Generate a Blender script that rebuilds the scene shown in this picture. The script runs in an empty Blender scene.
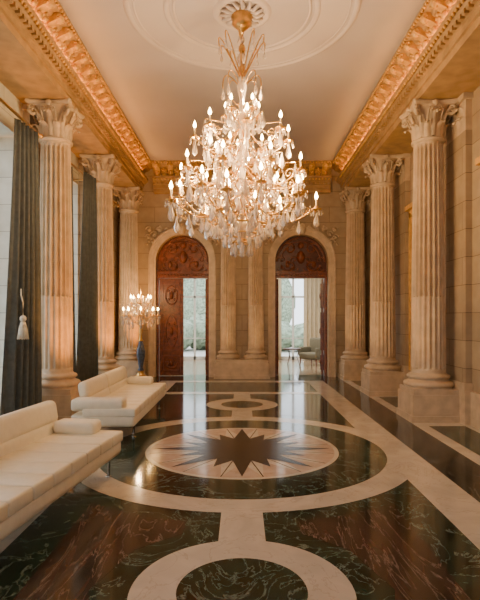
import bpy, math, random
from mathutils import Matrix, Vector
random.seed(7)
pi=math.pi
sc=bpy.context.scene
H=1.6
# ------------------------------------------------------------------ materials
def newmat(name):
    m=bpy.data.materials.new(name); m.use_nodes=True
    nt=m.node_tree; b=nt.nodes['Principled BSDF']; return m,nt,b
def ramp(nt,stops):
    r=nt.nodes.new('ShaderNodeValToRGB')
    while len(r.color_ramp.elements)>1: r.color_ramp.elements.remove(r.color_ramp.elements[-1])
    r.color_ramp.elements[0].position=stops[0][0]; r.color_ramp.elements[0].color=(*stops[0][1],1)
    for p,c in stops[1:]:
        e=r.color_ramp.elements.new(p); e.color=(*c,1)
    return r
def pos(nt):
    return nt.nodes.new('ShaderNodeNewGeometry').outputs['Position']
def simple(name,c,rough=.5,metal=0,var=.12,scale=8,bump=0.0,emis=None,es=0,trans=0):
    m,nt,b=newmat(name)
    n=nt.nodes.new('ShaderNodeTexNoise'); n.inputs['Scale'].default_value=scale; n.inputs['Detail'].default_value=5
    nt.links.new(pos(nt),n.inputs['Vector'])
    r=ramp(nt,[(.3,tuple(x*(1-var) for x in c)),(.7,tuple(min(1,x*(1+var)) for x in c))])
    nt.links.new(n.outputs['Fac'],r.inputs['Fac']); nt.links.new(r.outputs['Color'],b.inputs['Base Color'])
    b.inputs['Roughness'].default_value=rough; b.inputs['Metallic'].default_value=metal
    b.inputs['Transmission Weight'].default_value=trans
    if bump:
        bp=nt.nodes.new('ShaderNodeBump'); bp.inputs['Strength'].default_value=bump; bp.inputs['Distance'].default_value=.02
        nt.links.new(n.outputs['Fac'],bp.inputs['Height']); nt.links.new(bp.outputs['Normal'],b.inputs['Normal'])
    if emis:
        b.inputs['Emission Color'].default_value=(*emis,1); b.inputs['Emission Strength'].default_value=es
    return m
def block(name,c1,c2,mortar,axis,bw=.95,rh=.42,rough=.55):
    m,nt,b=newmat(name)
    s=nt.nodes.new('ShaderNodeSeparateXYZ'); nt.links.new(pos(nt),s.inputs[0])
    c=nt.nodes.new('ShaderNodeCombineXYZ')
    if axis=='sum':
        a=nt.nodes.new('ShaderNodeMath'); a.operation='ADD'
        nt.links.new(s.outputs['X'],a.inputs[0]); nt.links.new(s.outputs['Y'],a.inputs[1]); src=a.outputs[0]
    else: src=s.outputs[axis]
    nt.links.new(src,c.inputs['X']); nt.links.new(s.outputs['Z'],c.inputs['Y'])
    br=nt.nodes.new('ShaderNodeTexBrick'); nt.links.new(c.outputs[0],br.inputs['Vector'])
    br.inputs['Scale'].default_value=1; br.inputs['Brick Width'].default_value=bw; br.inputs['Row Height'].default_value=rh
    br.inputs['Mortar Size'].default_value=.006; br.inputs['Mortar Smooth'].default_value=.3
    br.inputs['Color1'].default_value=(*c1,1); br.inputs['Color2'].default_value=(*c2,1); br.inputs['Mortar'].default_value=(*mortar,1)
    n=nt.nodes.new('ShaderNodeTexNoise'); n.inputs['Scale'].default_value=5; n.inputs['Detail'].default_value=6
    nt.links.new(pos(nt),n.inputs['Vector'])
    r=ramp(nt,[(.3,(.82,.8,.78)),(.7,(1,1,1))]); nt.links.new(n.outputs['Fac'],r.inputs['Fac'])
    mx=nt.nodes.new('ShaderNodeMix'); mx.data_type='RGBA'; mx.blend_type='MULTIPLY'; mx.inputs['Factor'].default_value=1
    nt.links.new(br.outputs['Color'],mx.inputs['A']); nt.links.new(r.outputs['Color'],mx.inputs['B'])
    nt.links.new(mx.outputs['Result'],b.inputs['Base Color']); b.inputs['Roughness'].default_value=rough
    bp=nt.nodes.new('ShaderNodeBump'); bp.invert=True; bp.inputs['Strength'].default_value=.5; bp.inputs['Distance'].default_value=.01
    nt.links.new(br.outputs['Fac'],bp.inputs['Height']); nt.links.new(bp.outputs['Normal'],b.inputs['Normal'])
    return m
def marble(name,c1,c2,vein,scale=1.5,rough=.08,vw=.02,stretch=(1,1,1),rot=0.6,va=.8):
    m,nt,b=newmat(name)
    mp=nt.nodes.new('ShaderNodeMapping'); nt.links.new(pos(nt),mp.inputs['Vector'])
    mp.inputs['Scale'].default_value=stretch; mp.inputs['Rotation'].default_value=(0,0,rot)
    n=nt.nodes.new('ShaderNodeTexNoise'); n.inputs['Scale'].default_value=scale*2.2; n.inputs['Detail'].default_value=9; n.inputs['Distortion'].default_value=1.2
    nt.links.new(mp.outputs[0],n.inputs['Vector'])
    r=ramp(nt,[(.35,c1),(.65,c2)]); nt.links.new(n.outputs['Fac'],r.inputs['Fac'])
    n2=nt.nodes.new('ShaderNodeTexNoise'); n2.inputs['Scale'].default_value=scale; n2.inputs['Detail'].default_value=7; n2.inputs['Distortion'].default_value=2.0; n2.inputs['Roughness'].default_value=.6
    nt.links.new(mp.outputs[0],n2.inputs['Vector'])
    z=(0,0,0); v=(va,va,va)
    r2=ramp(nt,[(.5-vw,z),(.5,v),(.5+vw,z)]); nt.links.new(n2.outputs['Fac'],r2.inputs['Fac'])
    mx=nt.nodes.new('ShaderNodeMix'); mx.data_type='RGBA'
    nt.links.new(r2.outputs['Color'],mx.inputs['Factor']); nt.links.new(r.outputs['Color'],mx.inputs['A']); mx.inputs['B'].default_value=(*vein,1)
    nt.links.new(mx.outputs['Result'],b.inputs['Base Color']); b.inputs['Roughness'].default_value=rough
    return m
M_stone=simple('warm_limestone',(.57,.43,.275),.5,var=.16,scale=6,bump=.15)
M_gold=simple('gilded_plaster',(.66,.37,.09),.40,var=.25,scale=9,bump=.1)
M_entab=simple('entablature_stone',(.42,.26,.11),.5,var=.2,scale=5,bump=.1)
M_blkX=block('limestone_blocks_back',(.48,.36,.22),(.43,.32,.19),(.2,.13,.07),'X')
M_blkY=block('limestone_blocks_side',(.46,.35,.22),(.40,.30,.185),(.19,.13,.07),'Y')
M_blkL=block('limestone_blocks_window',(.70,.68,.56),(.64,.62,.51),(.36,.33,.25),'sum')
M_ceil=simple('ceiling_plaster',(.47,.405,.385),.7,var=.03,scale=1.5)
M_ceil2=simple('ceiling_medallion_plaster',(.55,.465,.42),.7,var=.03,scale=1.5)
M_green=marble('green_marble',(.006,.014,.010),(.024,.052,.036),(.26,.32,.26),1.9,.09,.014,va=.6)
M_cream=marble('cream_marble',(.53,.47,.385),(.63,.56,.46),(.34,.27,.2),1.2,.14,.012,va=.4)
M_brown=marble('red_brown_marble',(.018,.015,.012),(.085,.045,.034),(.36,.28,.23),1.8,.10,.012,stretch=(1.6,.3,1),rot=.95,va=.5)
M_star=marble('star_marble',(.010,.007,.006),(.022,.014,.011),(.10,.07,.05),2,.24,.006,va=.3)
M_rose=marble('rose_marble',(.46,.35,.28),(.56,.44,.36),(.3,.2,.15),2,.12,.012,va=.4)
M_dark=marble('dark_marble',(.012,.014,.012),(.04,.038,.032),(.3,.25,.2),1.8,.09,.012,stretch=(1,.4,1),va=.45)
M_wood=simple('carved_mahogany',(.20,.058,.020),.3,var=.45,scale=12,bump=.2)
M_wood2=simple('dark_mahogany',(.09,.025,.012),.32,var=.35,scale=12,bump=.2)
M_brass=simple('aged_gilt_bronze',(.78,.48,.16),.28,1,var=.15,scale=20)
M_crys=simple('crystal',(.97,.86,.74),.06,0,var=.03,scale=20,trans=.6)
M_candle=simple('ivory_candle_sleeve',(.85,.66,.40),.4,0,var=.04)
M_flame=simple('candle_bulb',(1,.7,.4),.4,emis=(1,.60,.20),es=75)
M_led=simple('cove_light_strip',(1,.6,.2),.5,emis=(1,.47,.08),es=44)
M_leather=simple('ivory_leather',(.88,.80,.62),.36,var=.04,scale=14,bump=.05)
M_chrome=simple('chrome',(.7,.7,.7),.15,1,var=.02)
M_curt=simple('slate_curtain_cloth',(.075,.090,.095),.7,var=.2,scale=14,bump=.1)
M_tass=simple('cream_tassel_silk',(.72,.66,.54),.7,var=.1,scale=40)
M_white=simple('white_painted_wood',(.8,.78,.72),.45,var=.03)
M_sheer=simple('cream_drape_cloth',(.66,.54,.36),.8,var=.06)
M_wall2=simple('pale_plaster',(.72,.66,.54),.7,var=.03)
M_floor2=simple('pale_parquet',(.40,.30,.2),.15,var=.15,scale=4)
M_chair=simple('taupe_upholstery',(.20,.18,.12),.7,var=.1,scale=30)
M_porc=simple('smoky_blue_glass',(.08,.10,.15),.10,var=.5,scale=22)
M_leaf=simple('foliage',(.30,.36,.25),.8,var=.6,scale=5,bump=.6)
M_lawn=simple('pale_gravel',(.60,.58,.52),.9,var=.1,scale=3)
M_mirror=simple('antique_mirror_glass',(.30,.19,.08),.12,1,var=.25,scale=3)
mg,ntg,bg=newmat('window_glass')
tr=ntg.nodes.new('ShaderNodeBsdfTransparent'); gl=ntg.nodes.new('ShaderNodeBsdfGlossy'); gl.inputs['Roughness'].default_value=.02
mixs=ntg.nodes.new('ShaderNodeMixShader'); mixs.inputs[0].default_value=.06
ntg.links.new(tr.outputs[0],mixs.inputs[1]); ntg.links.new(gl.outputs[0],mixs.inputs[2])
ntg.links.new(mixs.outputs[0],ntg.nodes['Material Output'].inputs['Surface'])
M_glass=mg
# ------------------------------------------------------------------ mesh builder
T=Matrix.Translation
def R(a,ax): return Matrix.Rotation(a,4,ax)
class MB:
    def __init__(s): s.v=[];s.f=[];s.m=[];s.s=[];s.mats=[]
    def add(s,vs,fs,mat,M=None,smooth=False):
        if mat not in s.mats: s.mats.append(mat)
        k=s.mats.index(mat); o=len(s.v)
        for p in vs:
            p=Vector(p)
            if M is not None: p=M@p
            s.v.append(p)
        for f in fs: s.f.append([i+o for i in f]); s.m.append(k); s.s.append(smooth)
    def box(s,x0,x1,y0,y1,z0,z1,mat,M=None):
        vs=[(x,y,z) for x in(x0,x1) for y in(y0,y1) for z in(z0,z1)]
        s.add(vs,[(0,1,3,2),(4,6,7,5),(0,4,5,1),(2,3,7,6),(0,2,6,4),(1,5,7,3)],mat,M)
    def rbox(s,x0,x1,y0,y1,z0,z1,r,mat,M=None,n=3):
        cx,cy,cz=(x0+x1)/2,(y0+y1)/2,(z0+z1)/2
        hx,hy,hz=(x1-x0)/2-r,(y1-y0)/2-r,(z1-z0)/2-r
        vs=[];fs=[]
        lats=[-pi/2+ (pi/2)*i/n for i in range(n+1)]+[ (pi/2)*i/n for i in range(n+1)]
        lons=[]
        for q in range(4):
            for i in range(n+1): lons.append((q*pi/2+(pi/2)*i/n,q))
        L=len(lons)
        for li,la in enumerate(lats):
            sz=-1 if li<=n else 1
            for lo,q in lons:
                sx=1 if q in(0,3) else -1; sy=1 if q in(0,1) else -1
                vs.append((cx+sx*hx+r*math.cos(la)*math.cos(lo),cy+sy*hy+r*math.cos(la)*math.sin(lo),cz+sz*hz+r*math.sin(la)))
        for a in range(len(lats)-1):
            for b in range(L):
                c=(b+1)%L
                fs.append((a*L+b,a*L+c,(a+1)*L+c,(a+1)*L+b))
        fs.append(tuple(range(L-1,-1,-1))); fs.append(tuple((len(lats)-1)*L+i for i in range(L)))
        s.add(vs,fs,mat,M,True)
    def lathe(s,prof,n,mat,M=None,smooth=True,a0=0,a1=2*pi):
        full=abs(a1-a0-2*pi)<1e-6; k=n if full else n+1
        vs=[];fs=[]
        for r,z in prof:
            for i in range(k):
                a=a0+(a1-a0)*i/n; vs.append((r*math.cos(a),r*math.sin(a),z))
        for j in range(len(prof)-1):
            for i in range(n):
                i2=(i+1)%k
                fs.append((j*k+i,j*k+i2,(j+1)*k+i2,(j+1)*k+i))
        s.add(vs,fs,mat,M,smooth)
    def tube(s,path,rad,n,mat,M=None,smooth=True):
        P=[Vector(p) for p in path]; vs=[];fs=[]
        for i,p in enumerate(P):
            d=(P[min(i+1,len(P)-1)]-P[max(i-1,0)])
            if d.length<1e-9: d=Vector((0,0,1))
            d.normalize()
            u=d.cross(Vector((0,0,1)))
            if u.length<.05: u=d.cross(Vector((0,1,0)))
            u.normalize(); w=d.cross(u)
            r=rad[i] if isinstance(rad,(list,tuple)) else rad
            for k in range(n):
                a=2*pi*k/n; vs.append(p+u*(r*math.cos(a))+w*(r*math.sin(a)))
        for i in range(len(P)-1):
            for k in range(n):
                k2=(k+1)%n; fs.append((i*n+k,i*n+k2,(i+1)*n+k2,(i+1)*n+k))
        fs.append(tuple(range(n))); fs.append(tuple((len(P)-1)*n+k for k in range(n)))
        s.add(vs,fs,mat,M,smooth)
    def ball(s,c,r,mat,M=None,n=8,sz=1):
        pr=[(max(1e-4,r*math.cos(-pi/2+pi*i/5)),r*sz*math.sin(-pi/2+pi*i/5)) for i in range(6)]
        MM=T(c) if M is None else M@T(c)
        s.lathe(pr,n,mat,MM)
    def extr(s,poly,t0,t1,mat,M=None,caps=True):
        n=len(poly)
        vs=[(x,t0,z) for x,z in poly]+[(x,t1,z) for x,z in poly]
        fs=[(i,(i+1)%n,n+(i+1)%n,n+i) for i in range(n)]
        if caps: fs+= [tuple(range(n-1,-1,-1)),tuple(range(n,2*n))]
        s.add(vs,fs,mat,M)
    def obj(s,name,parent=None,M=None):
        me=bpy.data.meshes.new(name); me.from_pydata([tuple(v) for v in s.v],[],s.f)
        for m in s.mats: me.materials.append(m)
        me.polygons.foreach_set('material_index',s.m); me.polygons.foreach_set('use_smooth',s.s)
        me.update()
        o=bpy.data.objects.new(name,me); sc.collection.objects.link(o)
        if parent: o.parent=parent
        if M is not None: o.matrix_world=M
        return o
def empty(name,M):
    e=bpy.data.objects.new(name,None); sc.collection.objects.link(e); e.matrix_world=M; e.empty_display_size=.1; return e
# ------------------------------------------------------------------ floor
YB=13.6; Y0=-3.0; XW=3.45; ZC=5.72
f=MB()
f.box(-XW-.5,XW+.5,Y0-.4,YB+.5,-.12,0,M_green)
def frect(x0,x1,y0,y1,z,m): f.add([(x0,y0,z),(x1,y0,z),(x1,y1,z),(x0,y1,z)],[(0,1,2,3)],m)
def fdisc(cx,cy,r,z,m,n=96): f.add([(cx+r*math.cos(2*pi*i/n),cy+r*math.sin(2*pi*i/n),z) for i in range(n)],[tuple(range(n))],m)
CY=6.1; SP=3.16
for sx in(-1,1):
    a,b=sorted((sx*1.64,sx*2.06)); frect(a,b,Y0,12.7,.0008,M_cream)
    a,b=sorted((sx*2.06,sx*2.58)); frect(a,b,Y0,12.7,.0008,M_dark)
    a,b=sorted((sx*2.58,sx*XW)); frect(a,b,Y0,13.6,.0008,M_cream)
    for (u,v) in((.4,2.0),(3.1,4.8),(5.8,7.4),(8.5,10.1),(11.1,12.7)):
        a,b=sorted((sx*2.76,sx*3.3)); frect(a,b,u,v,.0016,M_green)
    ins=[(.44,3.93),(.8,4.04),(1.10,4.2),(1.30,4.32),(1.30,1.55),(1.10,1.68),(.8,1.84),(.44,1.95),(.44,2.17),(.74,2.43),(.90,2.94),(.74,3.45),(.44,3.71)]
    for fl in(0,1):
        P=[(sx*x,(2*CY-y) if fl else y,.0008) for x,y in ins]
        if fl: P=[(x,min(y,10.35),z) for x,y,z in P]
        f.add(P,[tuple(range(len(P)))],M_brown)
frect(-.17,.17,Y0,10.5,.0016,M_cream)
frect(-2.06,2.06,10.5,10.8,.0020,M_cream)
frect(-2.06,2.06,12.4,12.75,.0020,M_cream)
frect(-2.58,2.58,12.75,13.6,.0012,M_dark)
for cy in(CY-2*SP+.0,CY-SP,CY+SP):
    fdisc(0,cy,.66,.0024,M_cream); fdisc(0,cy,.385,.0032,M_green)
fdisc(0,CY,2.0,.0024,M_cream,128); fdisc(0,CY,1.70,.0032,M_green,128)
fdisc(0,CY,1.16,.0040,M_cream,128); fdisc(0,CY,1.11,.0048,M_rose,128)
def star(n,ro,ri,z,m,ph=0):
    P=[]
    for i in range(2*n):
        a=pi*i/n+ph; r=ro if i%2==0 else ri
        P.append((r*math.sin(a),CY+r*math.cos(a),z))
    f.add(P+[(0,CY,z)],[(i,(i+1)%(2*n),2*n) for i in range(2*n)],m)
star(16,1.1,.60,.0058,M_cream,pi/16)
for k in range(16):
    a=2*pi*(k+.5)/16; u=Vector((math.sin(a),math.cos(a))); v=Vector((u.y,-u.x))*.006
    P=[(u*r+v*s_) for r,s_ in((.4,-1),(1.1,-1),(1.1,1),(.4,1))]
    f.add([(p.x,CY+p.y,.0064) for p in P],[(0,1,2,3)],M_star)
star(8,.80,.38,.0068,M_star,pi/8)
star(8,1.08,.36,.0074,M_star)
f.obj('floor')
# ------------------------------------------------------------------ ceiling
c=MB(); c.box(-XW-.5,XW+.5,Y0-.4,YB+.5,ZC,ZC+.15,M_ceil)
Mc=T((0,6.75,0))
c.lathe([(1.0,ZC-.012),(1.50,ZC-.012)],80,M_ceil2,Mc)
for r,w,h in((1.53,.05,.03),(1.44,.02,.02),(1.02,.045,.03),(.92,.02,.02),(.34,.06,.035)):
    c.lathe([(r-w,ZC+.005),(r-w*.6,ZC-h*.8),(r,ZC-h),(r+w*.6,ZC-h*.8),(r+w,ZC+.005)],80,M_ceil2,Mc)
for k in range(16):
    leafM=Mc@R(2*pi*k/16,'Z')
    c.tube([(.13,0,ZC-.02),(.2,.02,ZC-.04),(.27,0,ZC-.03),(.31,-.02,ZC-.02)],[.02,.035,.025,.01],5,M_ceil2,leafM)
c.obj('ceiling')
# ------------------------------------------------------------------ side walls
def wall_with_openings(name,x0,x1,ops,z0,z1,mat):
    w=MB(); y=Y0
    for a,b in ops:
        w.box(x0,x1,y,a,0,ZC,mat); w.box(x0,x1,a,b,0,z0,mat); w.box(x0,x1,a,b,z1,ZC,mat); y=b
    w.box(x0,x1,y,YB+.4,0,ZC,mat)
    return w.obj(name)
WL=[(.3,2.1),(3.1,4.9),(5.9,7.75),(8.75,10.5),(11.4,12.6)]
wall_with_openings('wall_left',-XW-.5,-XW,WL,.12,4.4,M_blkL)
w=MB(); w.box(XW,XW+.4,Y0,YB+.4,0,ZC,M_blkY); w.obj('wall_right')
for i,(a,b) in enumerate(WL):
    w=MB(); X=-XW-.42; fr=.06
    w.box(X,X+.07,a,a+fr,.12,4.4,M_white); w.box(X,X+.07,b-fr,b,.12,4.4,M_white)
    w.box(X,X+.07,a,b,.12,.2,M_white); w.box(X,X+.07,a,b,4.32,4.4,M_white)
    m_=(a+b)/2; w.box(X,X+.07,m_-.045,m_+.045,.2,4.32,M_white)
    for z in(.9,1.75,2.6,3.4): w.box(X+.01,X+.06,a+fr,b-fr,z-.02,z+.02,M_white)
    w.box(X+.03,X+.036,a+fr,b-fr,.2,4.32,M_glass)
    w.obj('window_%d'%(i+1))
for k,(a,b) in enumerate(((8.95,9.95),(11.45,12.4),(5.2,6.9))):
    w=MB(); X=XW-.002
    w.box(X-.03,X,a,b,.62,3.6,M_mirror)
    for q in((a-.1,a,.62,3.7),(b,b+.1,.62,3.7),(a-.1,b+.1,3.6,3.75),(a-.1,b+.1,.56,.64)):
        w.box(X-.1,X,q[0],q[1],q[2],q[3],M_gold)
    w.box(X-.16,X,a-.16,b+.16,3.75,3.84,M_gold)
    for t in range(12):
        w.ball((X-.1,a+(b-a)*(t+.5)/12,3.68),.03,M_gold)
    w.tube([(X-.07,(a+b)/2+.28*math.cos(t*.3)*(1-t/20),3.98+.14*math.sin(t*.3)) for t in range(20)],.035,6,M_gold)
    w.ball(((X-.1),(a+b)/2,4.02),.09,M_gold)
    w.obj('wall_mirror')
# ------------------------------------------------------------------ columns
def leaf(mb,r0,z0,h,w,M,mat,out=.07):
    prof=[(0,0,1),(.015,.35,1.05),(.02,.7,.95),(.5*out,.9,.8),(out,1.0,.6),(out*1.35,.93,.4),(out*1.3,.82,.15)]
    vs=[];fs=[]
    for o,t,ww in prof:
        x=r0+o; z=z0+h*t
        for k in(-1,-.5,0,.5,1): vs.append((x-.012*abs(k)*2+(.012 if k==0 else 0),k*w/2*ww,z))
    for j in range(len(prof)-1):
        for k in range(4): fs.append((j*5+k,j*5+k+1,j*5+k+6,j*5+k+5))
    mb.add(vs,fs,mat,M,True)
def capital(mb,z0,h,r,half,mat):
    mb.lathe([(r+.0,z0-.05),(r+.035,z0-.03),(r+.035,z0),(r-.02,z0+.01),(r-.02,z0+h*.4),(r+.01,z0+h*.7),(r+.1,z0+h*.86),(r+.11,z0+h*.88)],32,mat)
    for k in range(8):
        leaf(mb,r+.005,z0,h*.42,r*.58,R(k*pi/4+pi/8,'Z'),mat,.10)
        leaf(mb,r+.012,z0+.02,h*.68,r*.46,R(k*pi/4,'Z'),mat,.115)
    for k in range(4):
        M=R(k*pi/2+pi/4,'Z')
        pth=[]
        for t in range(22):
            a=t*.42; rr=.08*(1-t/26)
            pth.append((half*1.16-.05+rr*math.sin(a),0,z0+h*.74+rr*math.cos(a)*1))
        start=[(r+.03,0,z0+h*.45),(r+.07,0,z0+h*.66),(half*1.0,0,z0+h*.84)]
        mb.tube(start+pth,[.02,.025,.028]+[.03]*22,5,mat,M)
        M=R(k*pi/2,'Z')
        for sy in(-1,1):
            pth=[(r+.10,sy*(.07+.04*(1-t/16)*math.cos(t*.5)),z0+h*.72+.045*(1-t/16)*math.sin(t*.5)) for t in range(14)]
            mb.tube([(r+.03,sy*.1,z0+h*.45)]+pth,.014,4,mat,M)
        mb.ball((half*.86,0,z0+h*.92),.05,mat,M)
    pts=[]
    for k in range(4):
        for t in range(9):
            u=-1+2*t/8; x=half*(1-.16*(1-u*u)); y=u*half*.92
            a=k*pi/2; pts.append((x*math.cos(a)-y*math.sin(a),x*math.sin(a)+y*math.cos(a)))
    n=len(pts)
    zs=[(z0+h*.88,.9),(z0+h*.92,.97),(z0+h*.96,1),(z0+h,1)]
    vs=[(x*s_,y*s_,z) for z,s_ in zs for x,y in pts]; fs=[]
    for j in range(3):
        for i in range(n): fs.append((j*n+i,j*n+(i+1)%n,(j+1)*n+(i+1)%n,(j+1)*n+i))
    fs.append(tuple(range(n))); fs.append(tuple(3*n+i for i in range(n)))
    mb.add(vs,fs,mat)
def column_mesh(rb,rt,block,mat,half,zb=.5,zcap=4.42,ztop=4.96,nf=20,back=None):
    mb=MB()
    if block:
        mb.box(-block,block,-block,block,0,.42,mat)
        mb.box(-block-.02,block+.02,-block-.02,block+.02,0,.10,mat); mb.box(-block+.02,block-.02,-block+.02,block-.02,.42,.5,mat)
    p=[(rb*1.36,zb),(rb*1.36,zb+.02)]
    for t in range(7): a=-pi/2+pi*t/6; p.append((rb*1.28+.045*math.cos(a),zb+.06+.045*math.sin(a)))
    p+=[(rb*1.2,zb+.115),(rb*1.12,zb+.135),(rb*1.12,zb+.15)]
    for t in range(7): a=-pi/2+pi*t/6; p.append((rb*1.14+.03*math.cos(a),zb+.18+.03*math.sin(a)))
    p+=[(rb*1.06,zb+.22),(rb*1.0,zb+.24)]
    mb.lathe(p,40,mat)
    z1=zb+.24; z2=zcap-.04; K=nf*8
    zs=[(z1,0),(z1+.05,0),(z1+.08,.5)]+[(z1+.08+(z2-z1)*.30*t/3,.5) for t in(1,2,3)]
    za=zs[-1][0]; zs+=[(za+.02,.4),(za+.04,1)]
    zs+=[(za+.04+(z2-.1-za-.04)*t/7,1) for t in range(1,8)]+[(z2-.04,0),(z2,0)]
    vs=[];fs=[]
    for z,d in zs:
        t=(z-z1)/(z2-z1); r=rb+(rt-rb)*t**1.5
        for i in range(K):
            ph=(i%8)/8; dep=0 if ph<.2 else math.sin(pi*(ph-.2)/.8)
            rr=r-d*dep*r*.20; a=2*pi*i/K; vs.append((rr*math.cos(a),rr*math.sin(a),z))
    for j in range(len(zs)-1):
        for i in range(K): fs.append((j*K+i,j*K+(i+1)%K,(j+1)*K+(i+1)%K,(j+1)*K+i))
    mb.add(vs,fs,mat)
    capital(mb,zcap,ztop-zcap,rt,half,mat)
    if back is not None:
        mb.v=[Vector((v.x,min(v.y,back),v.z)) for v in mb.v]
    return mb
base=column_mesh(.265,.225,.37,M_stone,.36)
first=None
for sx in(-1,1):
    for y in(8.0,10.6,13.15,2.4,-.4):
        if first is None: first=base.obj('column'); o=first
        else: o=bpy.data.objects.new('column',first.data); sc.collection.objects.link(o)
        o.location=(sx*2.98,y,0)
eb=column_mesh(.215,.185,0,M_stone,.28,back=.17)
e1=eb.obj('engaged_column'); e1.location=(-.37,13.42,0)
e2=bpy.data.objects.new('engaged_column',e1.data); sc.collection.objects.link(e2); e2.location=(.37,13.42,0)
w=MB(); w.box(-.72,.72,13.12,YB-.001,0,.42,M_stone); w.box(-.74,.74,13.10,YB-.001,0,.1,M_stone); w.box(-.69,.69,13.15,YB-.001,.42,.498,M_stone); w.obj('column_pedestal')
def pilaster(mb,x,y,sx,wd=.36):
    d=.10
    X0,X1=sorted((x,x-sx*d)) 
    mb.box(X0,X1,y-wd,y+wd,.5,4.42,M_blkY)
    Xa,Xb=sorted((x,x-sx*(d+.03))); mb.box(Xa,Xb,y-wd-.05,y+wd+.05,0,.5,M_stone); mb.box(Xa,Xb,y-wd-.03,y+wd+.03,.5,.62,M_stone)
    Xa,Xb=sorted((x,x-sx*(d+.05))); mb.box(Xa,Xb,y-wd-.04,y+wd+.04,4.88,4.965,M_stone); mb.box(X0,X1,y-wd,y+wd,4.42,4.88,M_stone)
    for k in range(4):
        M=T((x-sx*d,y-wd+(k+.5)*wd/2,0))@R(pi if sx>0 else 0,'Z')
        leaf(mb,0,4.42,.22,.17,M,M_stone,.06)
    for k in range(3):
        M=T((x-sx*d,y-wd*.6+k*wd*.6,0))@R(pi if sx>0 else 0,'Z')
        leaf(mb,0,4.5,.3,.17,M,M_stone,.07)
for sx,nm,ys_ in((1,'trim_5',(7.85,10.62,13.18)),(-1,'trim_6',(8.25,10.92,13.1))):
    w=MB()
    for y in ys_: pilaster(w,sx*(XW-.001),y,sx)
    if sx>0: w.box(XW-.05,XW-.001,Y0,YB-.01,0,.5,M_stone)
    else:
        ys=[Y0]+[q for o in WL for q in o]+[YB-.01]
        for k in range(0,len(ys),2): w.box(-XW+.001,-XW+.05,ys[k],ys[k+1],0,.5,M_stone)
    w.obj(nm)
# ------------------------------------------------------------------ entablature
prof=[(3.449,4.97),(2.72,4.97),(2.72,5.07),(2.69,5.075),(2.69,5.16),(2.66,5.17),(2.66,5.23),(2.62,5.25),(2.58,5.29),(2.55,5.31),(2.55,5.37),(2.575,5.37),(2.575,5.33),(2.76,5.33),(2.76,5.42),
      (2.70,5.50),(2.60,5.57),(2.52,5.60),(2.50,5.64),(2.44,5.66),(2.40,5.685),(2.38,5.69),(2.38,5.719),(3.449,5.719)]
def entab_detail(mb,L0,L1,M):
    y=L0
    while y<L1:
        mb.box(2.60,2.67,y,y+.06,5.172,5.23,M_entab,M); y+=.115
    y=L0+.05
    while y<L1:
        mb.ball((2.56,y,5.28),.026,M_gold,M,6); y+=.085
    y=L0+.1
    br=[(2.74,5.38),(2.66,5.39),(2.61,5.43),(2.57,5.50),(2.50,5.54),(2.44,5.56),(2.415,5.60),(2.43,5.645),(2.5,5.655),(2.74,5.655)]
    while y<L1-.1:
        mb.extr(br,y,y+.13,M_gold,M)
        mb.ball((2.445,y+.065,5.60),.068,M_gold,M,8)
        mb.ball((2.58,y+.065,5.45),.055,M_gold,M,8)
        mb.tube([(2.43,y-.01,5.60),(2.43,y+.14,5.60)],.03,6,M_gold,M)
        if y+.29<L1:
            yy=y+.235
            mb.ball((2.58,yy,5.50),.045,M_gold,M,8)
            for q in range(6):
                a=q*2*pi/6; mb.ball((2.585-.03*math.cos(a),yy+.062*math.sin(a),5.50+.058*math.cos(a)),.03,M_gold,M,5)
            leaf(mb,0,0,.16,.10,M@T((2.62,yy,5.36))@R(pi,'Z'),M_gold,.07)
        y+=.34
    y=L0+.03
    while y<L1:
        mb.ball((2.39,y,5.672),.024,M_gold,M,6); y+=.075
for sx,nm in((-1,1),(1,2)):
    mb=MB(); M=Matrix.Diagonal((sx,1,1,1))
    mb.extr(prof,Y0,YB-.001,M_entab,M); entab_detail(mb,Y0,YB-.5,M); mb.obj('trim_%d'%nm)
    l=MB(); l.box(2.63,2.67,Y0,YB-.6,5.332,5.352,M_led,M); l.obj('cove_light_strip')
MBk=T((0,10.68,0))@R(pi/2,'Z')
mb=MB(); pb=[(x if x<3.4 else YB-10.681,z) for x,z in prof]
mb.extr(pb,-2.37,2.37,M_entab,MBk); entab_detail(mb,-2.35,2.35,MBk)
mb.obj('trim_3')
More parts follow.
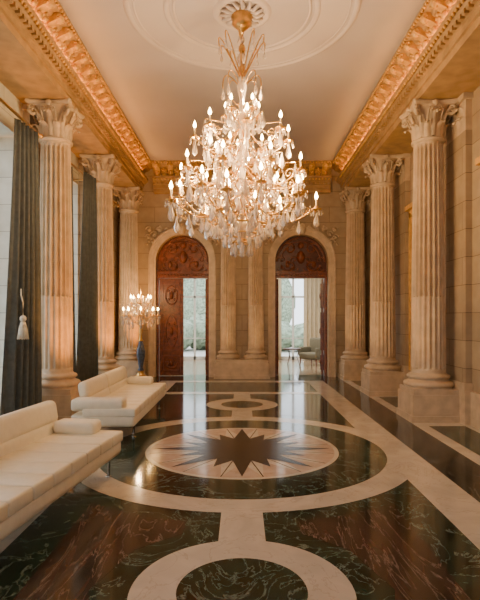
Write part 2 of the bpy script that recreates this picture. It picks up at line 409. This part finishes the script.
# ------------------------------------------------------------------ back wall with arched doorways
DC=1.62; HW=.72; ZS=3.15
def arc(cx,r,n=24,z=ZS): return [(cx+r*math.cos(pi-pi*i/n),z+r*math.sin(pi-pi*i/n)) for i in range(n+1)]
poly=[(-XW,0),(-DC-HW,0)]+arc(-DC,HW)+[(-DC+HW,0),(DC-HW,0)]+arc(DC,HW)+[(DC+HW,0),(XW,0),(XW,ZC),(-XW,ZC)]
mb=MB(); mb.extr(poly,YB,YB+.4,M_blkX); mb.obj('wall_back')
mb=MB(); mb.extr(poly,Y0-.4,Y0,M_blkX); mb.obj('wall_rear')
tn=7
for sx in(-1,1):
    cx=sx*DC; mb=MB()
    for ri,ro,dp in((HW-.0,HW+.06,.05),(HW+.06,HW+.15,.09),(HW+.15,HW+.19,.13)):
        a=[(cx-ri,0)]+arc(cx,ri)+[(cx+ri,0)]; b=[(cx-ro,0)]+arc(cx,ro)+[(cx+ro,0)]
        n=len(a); vs=[(x,YB-dp,z) for x,z in a]+[(x,YB-dp,z) for x,z in b]+[(x,YB,z) for x,z in a]+[(x,YB,z) for x,z in b]; fs=[]
        for i in range(n-1):
            fs+=[(i,i+1,n+i+1,n+i),(n+i,n+i+1,3*n+i+1,3*n+i),(2*n+i,2*n+i+1,i+1,i)]
        mb.add(vs,fs,M_stone)
    mb.ball((cx,YB-.12,ZS+HW+.13),.11,M_stone,None,10,1.4)
    for s2 in(-1,1):
        mb.tube([(cx+s2*(.16+t*.02),YB-.08,ZS+HW+.18+.05*math.sin(t*.6)-t*.006) for t in range(16)],.03,6,M_stone)
        for q,(ox,oz) in enumerate(((.76,.72),(.80,.52),(.62,.84),(.92,.64),(.9,.85))):
            mb.tube([(cx+s2*(ox+.09*(1-t/18)*math.cos(t*.45)),YB-.04,ZS+oz+.09*(1-t/18)*math.sin(t*.45)) for t in range(16)],.024,5,M_stone)
            mb.ball((cx+s2*ox,YB-.05,ZS+oz),.04,M_stone)
        for q in range(7): mb.ball((cx+s2*(.60+.06*q),YB-.05,ZS+.93-.08*q),.035,M_stone)
    mb.obj('trim_%d'%tn); tn+=1
def scrolls(mb,cx,cz,s_,y,mat):
    for a in(-1,1):
        for b_ in(-1,1):
            mb.tube([(cx+a*s_*(.42+.3*(1-t/18)*math.cos(t*.45)),y,cz+b_*s_*(.3+.25*(1-t/18)*math.sin(t*.45))) for t in range(17)],.035*s_*1.2,5,mat)
    mb.ball((cx,y,cz),.16*s_,mat,None,10,1.5)
def door_leaf(mb,w,h,M,mat):
    mb.box(0,w,-.03,.03,0,h,mat,M)
    for z0,z1 in((.12,.55),(.68,1.75),(1.87,h-.12)):
        for sy in(-1,1):
            y0,y1=sorted((sy*.03,sy*.06))
            for q in((.08,w-.08,z0,z0+.035),(.08,w-.08,z1-.035,z1),(.08,.115,z0,z1),(w-.115,w-.08,z0,z1)): mb.box(q[0],q[1],y0,y1,q[2],q[3],mat,M)
            cz=(z0+z1)/2; hh=(z1-z0)/2-.09
            pts=[((w/2)+(w/2-.17)*math.cos(2*pi*t/20),sy*.04,cz+hh*math.sin(2*pi*t/20)) for t in range(21)]
            mb.tube(pts,.02,5,mat,M)
            mb.ball((w/2,sy*.045,cz),.06,mat,M,8,min(2,hh/.1))
            for s1 in(-1,1):
                for s2 in(-1,1):
                    mb.tube([((w/2)+s1*(.09+.05*math.cos(t*.5)*(1-t/16)),sy*.045,cz+s2*(hh*.45+.05*math.sin(t*.5)*(1-t/16))) for t in range(14)],.015,4,mat,M)
dn=1
for sx in(-1,1):
    cx=sx*DC; root=empty('door_%d'%dn,T((cx,YB+.25,0))); dn+=1
    mb=MB(); HI=HW-.004; MT=M_wood if sx<0 else M_wood2
    P=[(-HI,2.70)]+[(x,z) for x,z in arc(0,HI)]+[(HI,2.70)]
    mb.extr(P,-.04,.04,MT)
    mb.box(-HI,HI,-.10,.06,2.70,2.86,M_wood); mb.box(-HI,HI,-.13,.06,2.84,2.88,M_wood)
    for k in range(17): mb.ball((-HW+.05+k*.084,-.12,2.78),.028,M_wood)
    mb.tube([(x,-.05,z) for x,z in arc(0,HW-.06)],.03,6,M_wood); mb.tube([(x,-.05,z) for x,z in arc(0,HW-.17)],.02,6,M_wood)
    scrolls(mb,0,3.28,.75,-.05,M_wood); scrolls(mb,-.36,3.08,.4,-.05,M_wood); scrolls(mb,.36,3.08,.4,-.05,M_wood); mb.ball((0,-.06,3.6),.09,M_wood)
    mb.box(-HI,-HW+.05,-.1,.12,0,2.7,M_wood); mb.box(HW-.05,HI,-.1,.12,0,2.7,M_wood)
    mb.obj('carved_frame',root,T((cx,YB+.25,0)))
    l=MB()
    if sx<0: door_leaf(l,.66,2.68,T((-HW+.06,0,.01)),M_wood)
    else: door_leaf(l,.66,2.68,T((-HW+.09,.16,.01))@R(pi/2+.25,'Z'),M_wood)
    l.obj('door_leaf_1',root,T((cx,YB+.25,0)))
    l=MB(); door_leaf(l,.66,2.68,T((HW-.09,.16,.01))@R(pi/2-.2,'Z'),M_wood); l.obj('door_leaf_2',root,T((cx,YB+.25,0)))
# ------------------------------------------------------------------ room beyond
YR=19.2
mb=MB(); mb.box(-5,5,YB+.5,YR+.3,-.12,0,M_floor2); mb.obj('floor_adjoining_room')
mb=MB(); mb.box(-5,5,YB+.4,YR+.3,3.9,4.05,M_wall2); mb.obj('ceiling_adjoining_room')
mb=MB(); mb.box(-5.2,-5,YB+.4,YR+.3,0,3.9,M_wall2); mb.obj('wall_adjoining_left')
mb=MB(); mb.box(5,5.2,YB+.4,YR+.3,0,3.9,M_wall2); mb.obj('wall_adjoining_right')
RW=[(-4.2,-3.2),(-2.35,-1.3),(1.45,2.5),(3.3,4.3)]
mb=MB(); x=-5
for a,b in RW: mb.box(x,a,YR,YR+.3,0,3.9,M_wall2); mb.box(a,b,YR,YR+.3,3.2,3.9,M_wall2); x=b
mb.box(x,5,YR,YR+.3,0,3.9,M_wall2); mb.obj('wall_adjoining_back')
for i,(a,b) in enumerate(RW):
    w=MB(); Y=YR+.1; m_=(a+b)/2
    for q in((a,a+.06,0,3.2),(b-.06,b,0,3.2),(m_-.04,m_+.04,0,3.2),(a,b,0,.12),(a,b,3.1,3.2),(a,b,2.38,2.45)): w.box(q[0],q[1],Y,Y+.06,q[2],q[3],M_white)
    w.box(a,b,Y+.01,Y+.05,.8,.83,M_white)
    w.obj('window_%d'%(6+i))
def drape(name,P0,P1,z0,z1,mat,folds,amp,w_top=1,M=None,flare=0,n=90,nz=14):
    P0=Vector(P0);P1=Vector(P1); d=P1-P0; L=d.length; d.normalize(); nrm=Vector((-d.y,d.x)); mid=(P0+P1)/2
    vs=[];fs=[]
    for j in range(nz+1):
        t=j/nz; z=z1+(z0-z1)*t
        wsc=w_top+(1-w_top)*t
        for i in range(n+1):
            u=i/n
            a=amp*(.35+.65*t)*(math.sin(u*folds*2*pi+.5*math.sin(t*2))+.35*math.sin(u*folds*4.3*pi+1+t))
            p=mid+d*((u-.5)*L*wsc)+nrm*a+d*(flare*t*t)
            vs.append((p.x,p.y,z))
    for j in range(nz):
        for i in range(n): fs.append((j*(n+1)+i,j*(n+1)+i+1,(j+1)*(n+1)+i+1,(j+1)*(n+1)+i))
    mb=MB(); mb.add(vs,fs,mat,None,True); o=mb.obj(name)
    s_=o.modifiers.new('thick','SOLIDIFY'); s_.thickness=.008
    return o
for x0,x1 in((1.1,1.5),(2.35,3.0),(-1.4,-.8),(-2.8,-2.3)):
    drape('drape',(x0,YR-.15),(x1,YR-.15),.02,3.5,M_sheer,4,.04)
a=MB()
a.rbox(-.36,.36,-.36,.3,.22,.44,.06,M_chair); a.rbox(-.38,.38,.22,.38,.3,.92,.07,M_chair)
a.rbox(-.42,-.30,-.34,.32,.3,.62,.05,M_chair); a.rbox(.30,.42,-.34,.32,.3,.62,.05,M_chair)
for x in(-.34,.34):
    for y in(-.3,.32): a.tube([(x,y,0),(x*.97,y*.97,.25)],[.015,.028],8,M_wood)
a.obj('armchair',None,T((2.42,16.9,0))@R(-.8,'Z'))
a=MB(); a.lathe([(.001,.56),(.30,.56),(.31,.575),(.30,.59),(.001,.59)],28,M_wood2)
for k in range(3):
    an=k*2*pi/3; a.tube([(.24*math.cos(an),.24*math.sin(an),.56),(.16*math.cos(an),.16*math.sin(an),.3),(.26*math.cos(an),.26*math.sin(an),.012)],.013,6,M_wood2)
a.obj('side_table',None,T((1.66,16.6,0)))
# outside
g=MB(); g.box(-45,45,YR+.3,70,-.3,-.15,M_lawn); g.box(-45,-5.2,-20,YR+.3,-.3,-.15,M_lawn); g.box(-5.2,45,-20,Y0-.41,-.3,-.15,M_lawn); g.obj('garden_ground')
def bush(name,x,y,s_,h):
    mb=MB(); n=20; vs=[];fs=[]
    for j in range(12):
        for i in range(n):
            la=-pi/2+pi*j/11; lo=2*pi*i/n; r=1+random.uniform(-.12,.12)
            vs.append((s_*r*math.cos(la)*math.cos(lo),s_*r*math.cos(la)*math.sin(lo),h*.5+h*.5*r*math.sin(la)))
    for j in range(11):
        for i in range(n): fs.append((j*n+i,j*n+(i+1)%n,(j+1)*n+(i+1)%n,(j+1)*n+i))
    mb.add(vs,fs,M_leaf,None,True); mb.obj(name,None,T((x,y,-.15)))
for k in range(9): bush('garden_bush',-8+2*k+random.uniform(-.5,.5),27+random.uniform(-1,1),1.3,1.3+random.uniform(0,.7))
for k in range(4): bush('garden_tree',-12+7.5*k,50,2.2,6.5)
# ------------------------------------------------------------------ curtains on the left
def curtain_sheet(P0,P1,flare=0,wt=.75): return drape('curtain',P0,P1,.02,4.38,M_curt,5,.06,wt,None,flare)
curtain_sheet((-3.17,6.75),(-3.06,7.70),-.12,.6)
curtain_sheet((-3.18,8.72),(-3.14,9.30),.05,.7)
curtain_sheet((-3.02,9.32),(-2.90,10.12),-.12,.6)
curtain_sheet((-3.18,11.36),(-3.14,11.9),.0,.7)
mb=MB()
for a,b in((5.7,7.75),(8.70,10.3),(11.36,12.6)):
    mb.tube([(-3.12,a,4.42),(-3.12,b,4.42)],.022,8,M_brass); mb.ball((-3.12,a,4.42),.04,M_brass); mb.ball((-3.12,b,4.42),.04,M_brass)
    for q in(a+.08,b-.08): mb.tube([(-3.12,q,4.42),(-XW+.002,q,4.42)],.014,6,M_brass)
mb.obj('curtain_rod')
def tassel(x,y,z,s_=1):
    mb=MB()
    mb.tube([(-.08,0.12,.55*s_),(-.04,.03,.46*s_),(0,0,.34*s_),(0,0,.1*s_)],.011*s_,6,M_tass)
    mb.ball((0,0,.10*s_),.05*s_,M_tass,None,10,1.1)
    mb.lathe([(.001,.06*s_),(.035*s_,.05*s_),(.045*s_,.01*s_),(.06*s_,-.05*s_),(.075*s_,-.2*s_),(.001,-.2*s_)],14,M_tass)
    for k in range(14):
        a=2*pi*k/14; mb.tube([(.045*s_*math.cos(a),.045*s_*math.sin(a),0),(.078*s_*math.cos(a),.078*s_*math.sin(a),-.21*s_)],.008*s_,4,M_tass)
    mb.obj('curtain_tassel',None,T((x,y,z)))
tassel(-2.96,6.76,1.5,.9)
# ------------------------------------------------------------------ sofas
def sofa(M):
    root=empty('bench_sofa',M)
    L=2.6; h=L/2; D=.84
    b=MB()
    n=9
    for i in range(n):
        y0=-h+L*i/n; y1=y0+L/n
        b.rbox(-D/2+.16,D/2,y0,y1,.33,.44,.022,M_leather)
    b.rbox(-D/2,D/2-.01,-h+.01,h-.01,.20,.36,.045,M_leather)
    b.obj('seat',root,M)
    b=MB()
    for (y0,y1) in((-h+.3,0),(0,h-.02)):
        Mt=T((-D/2+.13,0,.34))@R(-.16,'Y')
        b.rbox(-.09,.07,y0,y1,-.04,.20,.045,M_leather,Mt); b.rbox(-.085,.065,y0,y1,.17,.41,.06,M_leather,Mt)
    b.obj('backrest',root,M)
    b=MB()
    b.rbox(-D/2+.18,D/2-.22,h-.24,h-.01,.43,.56,.045,M_leather)
    b.rbox(-D/2+.0,D/2-.16,-h+.01,-h+.26,.40,.56,.045,M_leather)
    b.obj('arm_bolsters',root,M)
    b=MB()
    for y in(-h+.35,h-.15):
        for x in(-D/2+.12,D/2-.1): b.tube([(x,y,.26),(x,y,.0)],.016,8,M_chrome); b.lathe([(.001,0),(.03,0),(.03,.012),(.001,.014)],10,M_chrome,T((x,y,0)))
        b.tube([(-D/2+.12,y,.2),(D/2-.1,y,.2)],.014,6,M_chrome)
    b.obj('legs',root,M)
sofa(T((-1.80,3.93,.0))@R(math.radians(-7.0),'Z'))
sofa(T((-1.78,7.68,.0)))
# ------------------------------------------------------------------ chandelier
def pendant(mb,p,L,w,n=6):
    pr=[(.0008,0),(w*.14,-L*.12),(w*.26,-L*.3),(w*.5,-L*.66),(w*.42,-L*.84),(.0008,-L)]
    mb.lathe(pr,n,M_crys,T(p),False)
def octa(mb,p,r):
    mb.lathe([(.0005,r),(r*.8,r*.3),(r*.8,-r*.3),(.0005,-r)],6,M_crys,T(p),False)
def candle(mb,p,s_=1,drops=6):
    x,y,z=p
    mb.lathe([(.001,-.02*s_),(.02*s_,-.015*s_),(.065*s_,.0),(.075*s_,.012*s_),(.03*s_,.01*s_),(.022*s_,.03*s_),(.026*s_,.05*s_),(.001,.05*s_)],12,M_brass,T(p))
    mb.lathe([(.013*s_,.04*s_),(.013*s_,.14*s_),(.001,.141*s_)],8,M_candle,T(p))
    mb.lathe([(.001,.138*s_),(.015*s_,.150*s_),(.023*s_,.172*s_),(.016*s_,.202*s_),(.001,.24*s_)],8,M_flame,T(p))
    for k in range(drops):
        a=2*pi*k/drops+x*7; pendant(mb,(x+.068*s_*math.cos(a),y+.068*s_*math.sin(a),z),.085*s_,.03*s_)
def s_arm(r0,z0,r1,z1,dip,n=14):
    out=[]
    for i in range(n+1):
        t=i/n; r=r0+(r1-r0)*(t**.9)
        z=z0+(z1-z0)*t - dip*math.sin(pi*min(1,t*1.05))**1.2*1.0 if t*1.05<1 else z0+(z1-z0)*t
        out.append((r,z))
    return out
def tier(mb,n,r,z,r0,z0,dip,ph,s_=1,alt=0,tube=.012,big=1):
    for k in range(n):
        a=2*pi*k/n+ph; rr=r-(alt if k%2 else 0); zz=z+(alt*.8 if k%2 else 0)
        ca,sa=math.cos(a),math.sin(a)
        P=[(q*ca,q*sa,zq) for q,zq in s_arm(r0,z0,rr,zz-.02,dip)]
        mb.tube(P,tube,5,M_brass)
        for j in(5,9): octa(mb,P[j],.026)
        candle(mb,(rr*ca,rr*sa,zz),s_)
        for j in((6,10) if r>.5 else (8,)): pendant(mb,(P[j][0],P[j][1],P[j][2]-.02),(.16+.05*random.random())*big,.066*big)
        pendant(mb,(rr*ca,rr*sa,zz-.03),.21*big,.078*big)
        mb.tube([((rr-.16+.07*math.cos(t*.5)*(1-t/18))*ca,(rr-.16+.07*math.cos(t*.5)*(1-t/18))*sa,zz-.02+.07*math.sin(t*.5)*(1-t/18)) for t in range(14)],.008,4,M_brass)
        a2=a+pi/n; rs=rr*.86; c2,s2=math.cos(a2),math.sin(a2)
        Q=[((r0+(rs-r0)*t)*c2,(r0+(rs-r0)*t)*s2,z0+.05+(zz+.14-z0)*math.sin(t*pi*.62)) for t in [i/9 for i in range(10)]]
        mb.tube(Q,.008,4,M_brass)
        pendant(mb,Q[-1],.22*big,.08*big)
ch=MB()
ch.lathe([(.001,5.72),(.15,5.72),(.16,5.69),(.11,5.64),(.14,5.60),(.08,5.54),(.03,5.50),(.02,5.46),(.001,5.46)],20,M_brass)
ch.tube([(0,0,5.5),(0,0,2.7)],.016,8,M_brass)
for k,(z,r) in enumerate(((5.38,.04),(5.26,.05),(5.12,.065),(4.98,.05))): ch.ball((0,0,z),r,M_brass if k%2 else M_crys,None,10,1.3)
ch.lathe([(.02,4.9),(.05,4.85),(.07,4.74),(.04,4.6),(.03,4.5),(.06,4.4),(.075,4.25),(.05,4.1),(.03,4.0),(.07,3.9),(.09,3.75),(.06,3.6),(.04,3.5),(.09,3.4),(.12,3.25),(.08,3.1),(.05,3.0),(.07,2.9),(.09,2.8),(.05,2.68),(.02,2.62),(.05,2.57),(.001,2.52)],14,M_crys)
for z in(4.5,4.0,3.5,3.0,2.66): ch.lathe([(.03,z-.03),(.07,z),(.03,z+.03)],14,M_brass)
for k in range(10):
    a=2*pi*k/10+.2; ca,sa=math.cos(a),math.sin(a)
    P=[]
    for t in range(16):
        u=t/15; r=.02+.26*math.sin(u*pi*.62)+.05*u; z=4.86+.52*math.sin(u*pi*.72)
        P.append((r*ca,r*sa,z))
    ch.tube(P,.009,4,M_brass)
    pendant(ch,P[-1],.12,.045)
for k in range(8):
    a=2*pi*k/8; ca,sa=math.cos(a),math.sin(a)
    P=[((.02+.24*math.sin(t/12*pi*.55))*ca,(.02+.24*math.sin(t/12*pi*.55))*sa,4.72+.18*math.sin(t/12*pi)) for t in range(13)]
    ch.tube(P,.008,4,M_brass); pendant(ch,P[-1],.17,.055)
tier(ch,5,.24,4.36,.04,4.40,.10,.3,.9)
tier(ch,8,.64,4.02,.06,4.15,.20,.1,1)
tier(ch,5,.36,3.80,.06,3.92,.14,.5,.9)
tier(ch,9,.84,3.50,.08,3.65,.22,.25,1)
tier(ch,6,.48,3.38,.08,3.48,.12,.0,.9)
tier(ch,14,1.02,3.08,.10,3.25,.24,.05,1.05,.18,big=1.1)
tier(ch,8,.56,2.96,.08,3.05,.14,.3,1)
for (n,r1,z1,r2,z2) in((8,.10,4.35,.62,4.0),(9,.12,3.95,.82,3.48),(14,.15,3.45,.98,3.06)):
    for k in range(n):
        a=2*pi*(k+.5)/n
        for t in range(1,14):
            u=t/14; r=r1+(r2-r1)*u; z=z1+(z2-z1)*u-.12*math.sin(pi*u); octa(ch,(r*math.cos(a),r*math.sin(a),z),.016)
for r,z,n in((.36,2.86,14),(.24,2.74,11),(.13,2.62,8)):
    ch.lathe([(r-.01,z),(r,z+.012),(r+.01,z),(r,z-.012),(r-.01,z)],24,M_brass)
    for k in range(n):
        a=2*pi*k/n; pendant(ch,(r*math.cos(a),r*math.sin(a),z),.19,.065)
    for k in range(4):
        a=k*pi/2; ch.tube([(r*math.cos(a),r*math.sin(a),z),(.03*math.cos(a),.03*math.sin(a),z+.05)],.006,4,M_brass)
pendant(ch,(0,0,2.54),.12,.09,8)
ch.obj('chandelier',None,T((0,6.8,0)))
# ------------------------------------------------------------------ floor candelabrum
cb=MB()
cb.box(-.18,.18,-.18,.18,0,.10,M_brass); cb.lathe([(.16,.10),(.17,.14),(.11,.2),(.07,.26),(.10,.30)],20,M_brass)
cb.lathe([(.08,.30),(.05,.38),(.07,.48),(.10,.66),(.11,.78),(.07,.92),(.045,1.0),(.06,1.04)],20,M_porc)
cb.lathe([(.07,1.03),(.04,1.08),(.03,1.2),(.06,1.28),(.04,1.36),(.03,1.5),(.06,1.56),(.03,1.64),(.03,2.0),(.06,2.08),(.02,2.2),(.001,2.4)],14,M_brass)
tier(cb,8,.42,1.66,.04,1.5,.06,.2,.9); tier(cb,6,.25,1.96,.04,1.85,.05,.5,.9)
for k in range(12):
    a=2*pi*k/12; pendant(cb,(.28*math.cos(a),.28*math.sin(a),1.58),.16,.05); pendant(cb,(.14*math.cos(a),.14*math.sin(a),2.02),.14,.045)
cb.obj('crystal_candelabrum',None,T((-2.50,12.35,0)))
# ------------------------------------------------------------------ lights
def point(loc,e,col,r=.05,name='bulb_light'):
    l=bpy.data.lights.new(name,'POINT'); l.energy=e; l.color=col; l.shadow_soft_size=r
    o=bpy.data.objects.new(name,l); sc.collection.objects.link(o); o.location=loc; return o
warm=(1,.66,.34)
for k in range(6):
    a=k*pi/3; point((.72*math.cos(a),6.8+.72*math.sin(a),3.8-.2*(k%2)),58,warm)
point((0.2,6.7,4.6),18,warm)
point((-2.5,12.1,2.3),24,warm)
def spot(loc,tgt,e,col,size,blend=.8,r=.08,name='uplight'):
    l=bpy.data.lights.new(name,'SPOT'); l.energy=e; l.color=col; l.spot_size=size; l.spot_blend=blend; l.shadow_soft_size=r
    o=bpy.data.objects.new(name,l); sc.collection.objects.link(o); o.location=loc
    o.rotation_euler=(Vector(tgt)-Vector(loc)).to_track_quat('-Z','Y').to_euler(); return o
org=(1,.36,.05)
for y in(8.0,10.6,13.15):
    spot((-2.3,y-.55,.15),(-2.98,y,4.2),430,org,1.0)
    spot((2.3,y-.6,.15),(2.98,y,4.2),75,(1,.55,.2),1.0)
for x in(-.45,.45): spot((x,12.7,.1),(x*.8,13.5,4.2),60,(1,.52,.18),.9)
l=bpy.data.lights.new('adjoining_room_light','AREA'); l.energy=230; l.size=3; l.color=(1,.95,.86)
o=bpy.data.objects.new('adjoining_room_light',l); sc.collection.objects.link(o); o.location=(0,16.6,3.85)
# world
w=bpy.data.worlds.new('sky'); sc.world=w; w.use_nodes=True
bgd=w.node_tree.nodes['Background']; bgd.inputs['Color'].default_value=(.86,.93,1,1); bgd.inputs['Strength'].default_value=3.6
# camera
cam=bpy.data.cameras.new('camera'); co=bpy.data.objects.new('camera',cam); sc.collection.objects.link(co)
co.location=(0,0,H); co.rotation_euler=(pi/2,0,0); cam.sensor_width=36; cam.sensor_fit='AUTO'; cam.lens=30.0
cam.shift_x=-2/600; cam.shift_y=.03; cam.clip_start=.05
sc.camera=co
